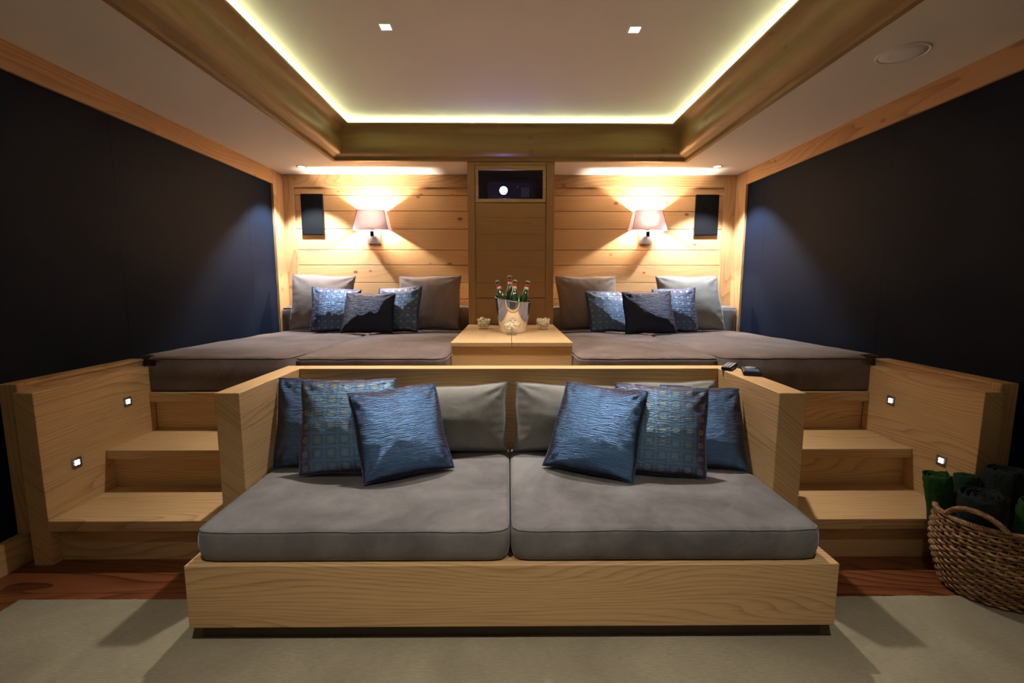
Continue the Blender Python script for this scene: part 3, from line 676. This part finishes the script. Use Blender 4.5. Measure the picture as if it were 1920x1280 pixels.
for fx in (-0.16, 0.16):
    bm = bmesh.new(); lathe(bm, [(0, 0), (0.014, 0), (0.014, 0.012), (0, 0.012)], 14); bmesh.ops.translate(bm, verts=bm.verts, vec=(fx, -0.08, 0)); obj('foot', bm, M['black'], t)

# ice bucket
BX, BY, TZ = 0.030, 3.32, 0.8605
t = thing('ice_bucket', 'tapered chrome ice bucket of green bottles on the larch table', 'ice bucket', (BX, BY, TZ))
hb = 0.235
def slant(p): 
    k = p.z / hb; p.z += k * (-0.16 * p.x + 0.10 * p.y); p.x *= 1 + 0.10 * k; return p
bm = bmesh.new(); lathe(bm, [(0, 0.004), (0.086, 0.004), (0.088, 0.0), (0.093, 0.004), (0.1, 0.06), (0.109, 0.13), (0.115, 0.19), (0.118, 0.232), (0.1185, 0.236), (0.116, 0.236), (0.113, 0.19), (0.106, 0.13), (0.097, 0.06), (0.088, 0.012), (0, 0.012)], 56, slant)
obj('bucket', bm, M['chrome'], t, smooth=True)
bm = bmesh.new(); tube(bm, [slant(Vector((0.1175 * math.cos(a * math.pi / 24), 0.1175 * math.sin(a * math.pi / 24), 0.236))) for a in range(48)], 0.0022, 6, True); obj('rim', bm, M['chrome'], t, smooth=True)
# bottles: foot near the bucket floor, neck tops as in the photo
BT = [((-0.083, 3.40, 1.226), (-0.005, 3.33), 'green beer bottle leaning left in the ice bucket'),
      ((0.006, 3.43, 1.262), (0.020, 3.375), 'green beer bottle standing tallest at the back of the ice bucket'),
      ((0.044, 3.36, 1.229), (0.040, 3.29), 'green beer bottle upright in the middle front of the ice bucket'),
      ((0.141, 3.40, 1.223), (0.075, 3.335), 'green beer bottle leaning right in the ice bucket')]
for (tp, ft, lb) in BT:
    tp = Vector(tp); hl = 0.275
    d = (tp - Vector((ft[0], ft[1], tp.z - 0.265))).normalized(); base = tp - d * hl
    t = thing('beer_bottle', lb, 'bottle', base, 'green bottles in the ice bucket'); t.rotation_euler = d.to_track_quat('Z', 'Y').to_euler()
    bm = bmesh.new(); lathe(bm, [(0, 0), (0.026, 0), (0.03, 0.006), (0.03, 0.145), (0.029, 0.16), (0.0215, 0.185), (0.0155, 0.205), (0.0135, 0.225), (0.0125, 0.255), (0.0125, 0.262), (0, 0.262)], 24); obj('bottle_glass', bm, M['bottle'], t, smooth=True)
    bm = bmesh.new(); lathe(bm, [(0.0142, 0.228), (0.0148, 0.2285), (0.0138, 0.249), (0.0133, 0.249)], 24); obj('red_neck_label', bm, M['redlabel'], t, smooth=True)['label'] = 'red band of the neck label'
    bm = bmesh.new(); lathe(bm, [(0.0158, 0.208), (0.0166, 0.2085), (0.0148, 0.2275), (0.0142, 0.2275)], 24)
    # white band with a red medallion in front
    obj('white_neck_label', bm, M['whitelabel'], t, smooth=True)['label'] = 'white band of the neck label'
    bm = bmesh.new(); lathe(bm, [(0, 0), (0.006, 0.0), (0.006, 0.0015), (0, 0.0015)], 14); yl(bm); bmesh.ops.translate(bm, verts=bm.verts, vec=(0, -0.0152, 0.219)); obj('medallion', bm, M['redlabel'], t)
    bm = bmesh.new(); lathe(bm, [(0, 0.276), (0.0145, 0.275), (0.0155, 0.271), (0.0165, 0.264), (0.0155, 0.263), (0.0, 0.263)], 21); obj('cap', bm, M['cap'], t, smooth=True)
# bowls of popcorn
for k, ((x, y), lb) in enumerate((((-0.192, 3.55), 'left of the ice bucket'), ((0.262, 3.51), 'right of the ice bucket'), ((0.023, 3.14), 'in front of the ice bucket'))):
    y -= 0.0
    t = thing('glass_bowl', 'small clear glass bowl on the table %s' % lb, 'bowl', (x, y, TZ), 'glass bowls on the table')
    bm = bmesh.new(); lathe(bm, [(0, 0.003), (0.03, 0.003), (0.034, 0.0), (0.037, 0.004), (0.036, 0.012), (0.045, 0.028), (0.055, 0.055), (0.059, 0.078), (0.0575, 0.078), (0.053, 0.055), (0.043, 0.03), (0.03, 0.016), (0, 0.014)], 40); obj('bowl', bm, M['glass'], t, smooth=True)
    bm = bmesh.new(); lathe(bm, [(0.026, 0.0005), (0.0335, 0.0005), (0.0355, 0.004), (0.0335, 0.010), (0.026, 0.012)], 32); obj('foot_ring', bm, M['glass'], t, smooth=True)
    bm = bmesh.new(); rnd = random.Random(50 + k)
    for q in range(95):
        zz_ = rnd.random(); r = math.sqrt(rnd.random()) * (0.031 + 0.019 * min(1, zz_ * 1.2)); a = rnd.random() * 6.283
        z = 0.024 + zz_ * 0.052 + 0.014 * (1 - (r / 0.05) ** 2) * zz_; s = 0.0065 + rnd.random() * 0.003
        for e in range(3):
            off = Vector((rnd.uniform(-1, 1), rnd.uniform(-1, 1), rnd.uniform(-1, 1))) * s * 0.55
            g = bmesh.ops.create_icosphere(bm, subdivisions=1, radius=s * rnd.uniform(0.5, 0.8))
            for v_ in g['verts']: v_.co += Vector((r * math.cos(a), r * math.sin(a), z)) + off
    o = obj('popcorn', bm, M['popcorn'], None, (x, y, TZ), smooth=True); tag(o, 'heap of popcorn in the glass bowl %s' % lb, 'popcorn', 'popcorn in the bowls', 'stuff')

# ------------------------------------------------------------------ wall speakers and sconces
for x0, x1, lb in ((-1.937, -1.733, 'left of the left wall lamp'), (1.757, 1.975, 'right of the right wall lamp')):
    cx = (x0 + x1) / 2
    t = thing('wall_speaker', 'flat black wall speaker on the pine boards, %s' % lb, 'speaker', (cx, YB, 1.66), 'black wall speakers')
    bm = bmesh.new(); box(bm, x0 - cx, x1 - cx, -0.022, -0.0005, 0, 0.375); obj('housing', bm, M['black'], t, bevel=0.003)
    bm = bmesh.new(); box(bm, x0 - cx + 0.004, x1 - cx - 0.004, -0.026, -0.0222, 0.004, 0.371); obj('grille', bm, M['blackcloth'], t, bevel=0.002)
def sconce(cx, label):
    t = thing('wall_sconce', label, 'wall lamp', (cx, YB, 1.58), 'wall lamps on the pine boards')
    z0, z1 = 0.115, 0.295; w0, w1 = 0.163, 0.122; d0, d1 = 0.158, 0.12; yb = -0.001
    def ring(wd, dp, z, off=0.0): return [(-wd + off, yb, z), (-wd + off, yb - dp + off, z), (wd - off, yb - dp + off, z), (wd - off, yb, z)]
    bm = bmesh.new()
    A = [bm.verts.new(p) for p in ring(w0, d0, z0)]; B = [bm.verts.new(p) for p in ring(w1, d1, z1)]
    for k in range(3): bm.faces.new((A[k], A[k + 1], B[k + 1], B[k]))
    o = obj('lamp_shade', bm, M['shade'], t); sd = o.modifiers.new('solid', 'SOLIDIFY'); sd.thickness = 0.002
    bm = bmesh.new()
    for z, wd, dp in ((z0, w0, d0), (z1, w1, d1)): tube(bm, ring(wd, dp, z), 0.0022, 6)
    for k in (1, 2): tube(bm, [ring(w0, d0, z0)[k], ring(w1, d1, z1)[k]], 0.0018, 6)
    obj('shade_trim', bm, simple('dark_mauve_tape', (0.10, 0.06, 0.07), 0.8), o)
    bm = bmesh.new(); box(bm, -0.055, 0.055, -0.022, -0.0005, 0.0, 0.12); obj('back_plate', bm, M['satin'], t, bevel=0.002)
    bm = bmesh.new(); box(bm, -0.017, 0.017, -0.08, -0.0225, 0.06, 0.078); box(bm, -0.017, 0.017, -0.098, -0.0805, 0.06, 0.11); obj('arm', bm, M['chrome'], t, bevel=0.002)
    bm = bmesh.new(); lathe(bm, [(0, 0.112), (0.016, 0.112), (0.016, 0.15), (0, 0.15)], 20); bmesh.ops.translate(bm, verts=bm.verts, vec=(0, -0.082, 0)); obj('socket', bm, M['whiteframe'], t, smooth=True)
    bm = bmesh.new(); bmesh.ops.create_uvsphere(bm, u_segments=20, v_segments=14, radius=0.024); bmesh.ops.translate(bm, verts=bm.verts, vec=(0, -0.082, 0.172)); obj('bulb', bm, M['bulb'], t, smooth=True)
    lamp('sconce_lamp', 'POINT', (cx, YB - 0.082, 1.58 + 0.212), P_SCONCE, WARM, size=0.014)
sconce(-1.262, 'chrome wall lamp with mauve tapered shade on the left pine wall')
sconce(1.294, 'chrome wall lamp with mauve tapered shade on the right pine wall')

# ------------------------------------------------------------------ remotes on the right sofa arm
def remote(loc, rz, label, kind):
    t = thing('remote_control', label, 'remote control', loc); t.rotation_euler = (0, 0, rz)
    if kind == 0:
        bm = bmesh.new(); box(bm, -0.024, 0.024, -0.085, 0.085, 0, 0.018); obj('body', bm, M['black'], t, bevel=0.005)
        for r in range(7):
            for c in range(3):
                bm = bmesh.new(); box(bm, -0.019 + c * 0.0145, -0.01 + c * 0.0145, -0.072 + r * 0.02, -0.062 + r * 0.02, 0.0178, 0.0198); obj('button', bm, M['button'], t, bevel=0.001)
    else:
        bm = bmesh.new(); box(bm, -0.039, 0.039, -0.075, 0.075, 0, 0.02); obj('body', bm, M['black'], t, bevel=0.007, seg=3)
        bm = bmesh.new(); box(bm, -0.030, 0.030, -0.058, 0.005, 0.0198, 0.0208); obj('screen', bm, M['lcd'], t)
        bm = bmesh.new(); lathe(bm, [(0, 0.022), (0.024, 0.022), (0.027, 0.0198), (0, 0.0198)], 24); bmesh.ops.translate(bm, verts=bm.verts, vec=(0, 0.04, 0)); obj('button_pad', bm, M['silver'], t, smooth=True)
        for k in range(4):
            bm = bmesh.new(); a = k * math.pi / 2; lathe(bm, [(0, 0), (0.005, 0), (0.004, 0.002), (0, 0.002)], 12); bmesh.ops.translate(bm, verts=bm.verts, vec=(0.015 * math.cos(a), 0.04 + 0.015 * math.sin(a), 0.022)); obj('button', bm, M['button'], t)
remote((1.105, 2.285, 0.785), -0.62, 'slim black remote with rows of buttons on the back corner of the right sofa arm', 0)
remote((1.142, 2.150, 0.785), -0.40, 'wider black remote with a small screen on the right sofa arm', 1)

# ------------------------------------------------------------------ rug
bm = bmesh.new(); n = 260; pts = []
def jag(s, k): return 0.004 * noise.noise(Vector((s * 40, k, 0))) + 0.006 * noise.noise(Vector((s * 6, k, 5)))
x0, x1, y0, y1 = -1.868, 1.95, YF + 0.05, 1.655
for i in range(n): pts.append((x0 + (x1 - x0) * i / n, y1 + jag(i / n * 4, 1)))
for i in range(n): pts.append((x1 + jag(i / n * 4, 2), y1 - (y1 - y0) * i / n))
for i in range(n): pts.append((x1 - (x1 - x0) * i / n, y0))
for i in range(n): pts.append((x0 + jag(i / n * 4, 3), y0 + (y1 - y0) * i / n))
lo = [bm.verts.new((a, c, 0.0005)) for a, c in pts]; hi = [bm.verts.new((a, c, 0.0055)) for a, c in pts]
cxr, cyr = 0.04, 0
hi2 = [bm.verts.new((cxr + (a - cxr) * 0.998, cyr + (c - cyr) * 0.998, 0.0065)) for a, c in pts]
for k in range(len(pts)):
    j = (k + 1) % len(pts); bm.faces.new((lo[k], lo[j], hi[j], hi[k])); bm.faces.new((hi[k], hi[j], hi2[j], hi2[k]))
bm.faces.new(hi2); bm.faces.new(lo[::-1])
tag(obj('rug', bm, M['rug']), 'large beige ribbed rug on the red-brown wooden floor', 'rug')

# ------------------------------------------------------------------ projection screen behind the camera
t = thing('projection_screen', 'white projection screen on the wall opposite the sofa', 'screen', (0, YF, 0.5))
bm = bmesh.new(); box(bm, -1.3, 1.3, 0.002, 0.02, 0, 1.46); obj('canvas', bm, M['screen'], t)
bm = bmesh.new()
for b6 in ((-1.36, 1.36, 0.001, 0.03, -0.06, -0.001), (-1.36, 1.36, 0.001, 0.03, 1.461, 1.52), (-1.36, -1.301, 0.001, 0.03, -0.0005, 1.4605), (1.301, 1.36, 0.001, 0.03, -0.0005, 1.4605)): box(bm, *b6)
obj('frame', bm, M['black'], t)

# ------------------------------------------------------------------ wicker basket with rolled towels
KX, KY, KZ = 1.912, 1.692, 0.0075
t = thing('wicker_basket', 'oval brown wicker basket full of towels at the foot of the right steps', 'basket', (KX, KY, KZ))
def oval(z):
    k = z / 0.30
    f = 0.80 + 0.26 * math.sin(min(1, k * 1.25) * math.pi / 2) - 0.05 * max(0, k - 0.6) / 0.4
    return 0.206 * f, 0.172 * f
rows = 22; bm = bmesh.new(); st = 46
for r in range(rows):
    z = 0.008 + r * 0.0132; a, c = oval(z); pts = []; m_ = st * 4
    for i in range(m_):
        th = 2 * math.pi * i / m_; off = 0.0048 * math.sin(th * st / 2 + (math.pi if r % 2 else 0)); zo = 0.0022 * math.sin(th * st / 2 + (math.pi if r % 2 else 0) + 1.3) + 0.002 * noise.noise(Vector((th * 3, r, 0)))
        pts.append(((a + off) * math.cos(th), (c + off) * math.sin(th), z + zo))
    tube(bm, pts, 0.0058, 6, True)
obj('woven_body', bm, M['wicker'], t, smooth=True)
bm = bmesh.new()
for k in range(st):
    th = 2 * math.pi * (k + 0.0) / st; pts = []
    for j in range(9):
        z = 0.004 + j * 0.036; a, c = oval(z); pts.append((a * math.cos(th), c * math.sin(th), z))
    tube(bm, pts, 0.0036, 5)
obj('stake_ribs', bm, M['wicker'], t, smooth=True)
bm = bmesh.new(); a, c = oval(0.0); lathe(bm, [(0, 0.0005), (1, 0.0005), (1, 0.01), (0, 0.01)], 48, lambda p: Vector((p.x * (a - 0.006), p.y * (c - 0.006), p.z))); obj('basket_bottom', bm, M['wicker'], t)
def rope(bm, path, R_, r_, turns, closed, strands=3, seg=6):
    n = len(path)
    for s in range(strands):
        pts = []
        for i, p in enumerate(path):
            p = Vector(p); q = Vector(path[(i + 1) % n] if (closed or i < n - 1) else path[i]); q0 = Vector(path[(i - 1) % n] if (closed or i > 0) else path[i])
            tt = (q - q0).normalized(); nrm = Vector((0, 0, 1)); nrm = (nrm - tt * nrm.dot(tt)); nrm = nrm.normalized() if nrm.length > 0.05 else Vector((0, 1, 0)); bb_ = tt.cross(nrm)
            ph = 2 * math.pi * (turns * i / (n if closed else n - 1) + s / strands)
            pts.append(p + nrm * math.cos(ph) * R_ + bb_ * math.sin(ph) * R_)
        tube(bm, pts, r_, seg, closed)
a, c = oval(0.30)
bm = bmesh.new(); rope(bm, [(a * math.cos(2 * math.pi * i / 420), c * math.sin(2 * math.pi * i / 420), 0.304) for i in range(420)], 0.0062, 0.0056, 46, True); obj('rim', bm, M['wicker'], t, smooth=True)
for sgn, th0 in ((1, math.radians(205)), (1, math.radians(25))):
    bm = bmesh.new(); path = []
    for i in range(90):
        k = i / 89; th = th0 + (k - 0.5) * math.radians(56); hgt = 0.306 + 0.058 * math.sin(math.pi * k) ** 0.75; rr = 1.015 + 0.03 * math.sin(math.pi * k)
        path.append((a * rr * math.cos(th), c * rr * math.sin(th), hgt))
    rope(bm, path, 0.0055, 0.0052, 13, False); obj('handle', bm, M['wicker'], t, smooth=True)

def towel(base, axis, length, rad, mat, label, seed, flat=1.0):
    """a towel rolled into a cylinder: spiral sheet with thickness"""
    d = Vector(axis).normalized()
    t = thing('rolled_towel', label, 'towel', base, 'rolled towels in the wicker basket'); t.rotation_euler = d.to_track_quat('Z', 'Y').to_euler()
    bm = bmesh.new(); turns = 4.0; n = 150; th = rad / (turns + 0.6) * 0.50; nz = 12
    rnd = random.Random(seed); ph0 = rnd.random() * 6
    inn, out = [], []
    for i in range(n + 1):
        k = i / n; a = ph0 + k * turns * 2 * math.pi; r = rad * (0.12 + 0.88 * k) - th
        ri, ro = [], []
        for j in range(nz + 1):
            q = j / nz; zz_ = q * length
            zoff = (0.012 * noise.noise(Vector((a * 0.9, seed, 0))) + 0.010 * (1 - k) * -1) * (1 if q > 0.5 else -1) * abs(2 * q - 1)
            nn = 0.006 * noise.noise(Vector((math.cos(a) * 2.2 + seed, math.sin(a) * 2.2, zz_ * 14)))
            lipr = -0.35 * th if j in (0, nz) else 0
            for lst, rr in ((ri, r - th * 0.8 - lipr), (ro, r + th * 0.8 + lipr)):
                rr += nn * (0.3 + 0.7 * k)
                lst.append(bm.verts.new((rr * math.cos(a), rr * math.sin(a) * flat, zz_ + zoff)))
        inn.append(ri); out.append(ro)
    for i in range(n):
        for j in range(nz):
            bm.faces.new((out[i][j], out[i + 1][j], out[i + 1][j + 1], out[i][j + 1])); bm.faces.new((inn[i][j], inn[i][j + 1], inn[i + 1][j + 1], inn[i + 1][j]))
        for j in (0, nz):
            bm.faces.new((inn[i][j], out[i][j], out[i + 1][j], inn[i + 1][j]))
    for i in (0, n):
        for j in range(nz): bm.faces.new((inn[i][j], inn[i][j + 1], out[i][j + 1], out[i][j]))
    o = obj('terry_cloth', bm, mat, t, smooth=True)
    s = o.modifiers.new('sub', 'SUBSURF'); s.levels = 1; s.render_levels = 1
    tx = bpy.data.textures.new('fluff', 'CLOUDS'); tx.noise_scale = 0.009
    dm = o.modifiers.new('fluff', 'DISPLACE'); dm.texture = tx; dm.strength = 0.009; dm.mid_level = 0.5
    return t
def towel_to(b, tp, rad, *args):
    b, tp = Vector(b), Vector(tp); towel(b, tp - b, (tp - b).length, rad, *args)
towel_to((1.83, 1.80, 0.06), (1.765, 1.825, 0.43), 0.054, M['towel_green'], 'green rolled towel sticking out furthest left of the basket', 1)
towel_to((1.83, 1.68, 0.06), (1.79, 1.66, 0.42), 0.079, M['towel_dark'], 'charcoal rolled towel with its spiral end showing, just behind the basket handle', 2)
towel_to((1.93, 1.61, 0.05), (1.925, 1.59, 0.42), 0.066, M['towel_green'], 'bright green fluffy towel at the front right of the basket', 3)
towel_to((1.99, 1.745, 0.08), (2.0, 1.765, 0.47), 0.084, M['towel_dark'], 'dark towel standing tallest at the back of the basket', 4)
towel_to((1.885, 1.80, 0.10), (1.885, 1.825, 0.425), 0.046, M['towel_darkgreen'], 'dark green towel wedged between the green and the tallest dark towel', 5)
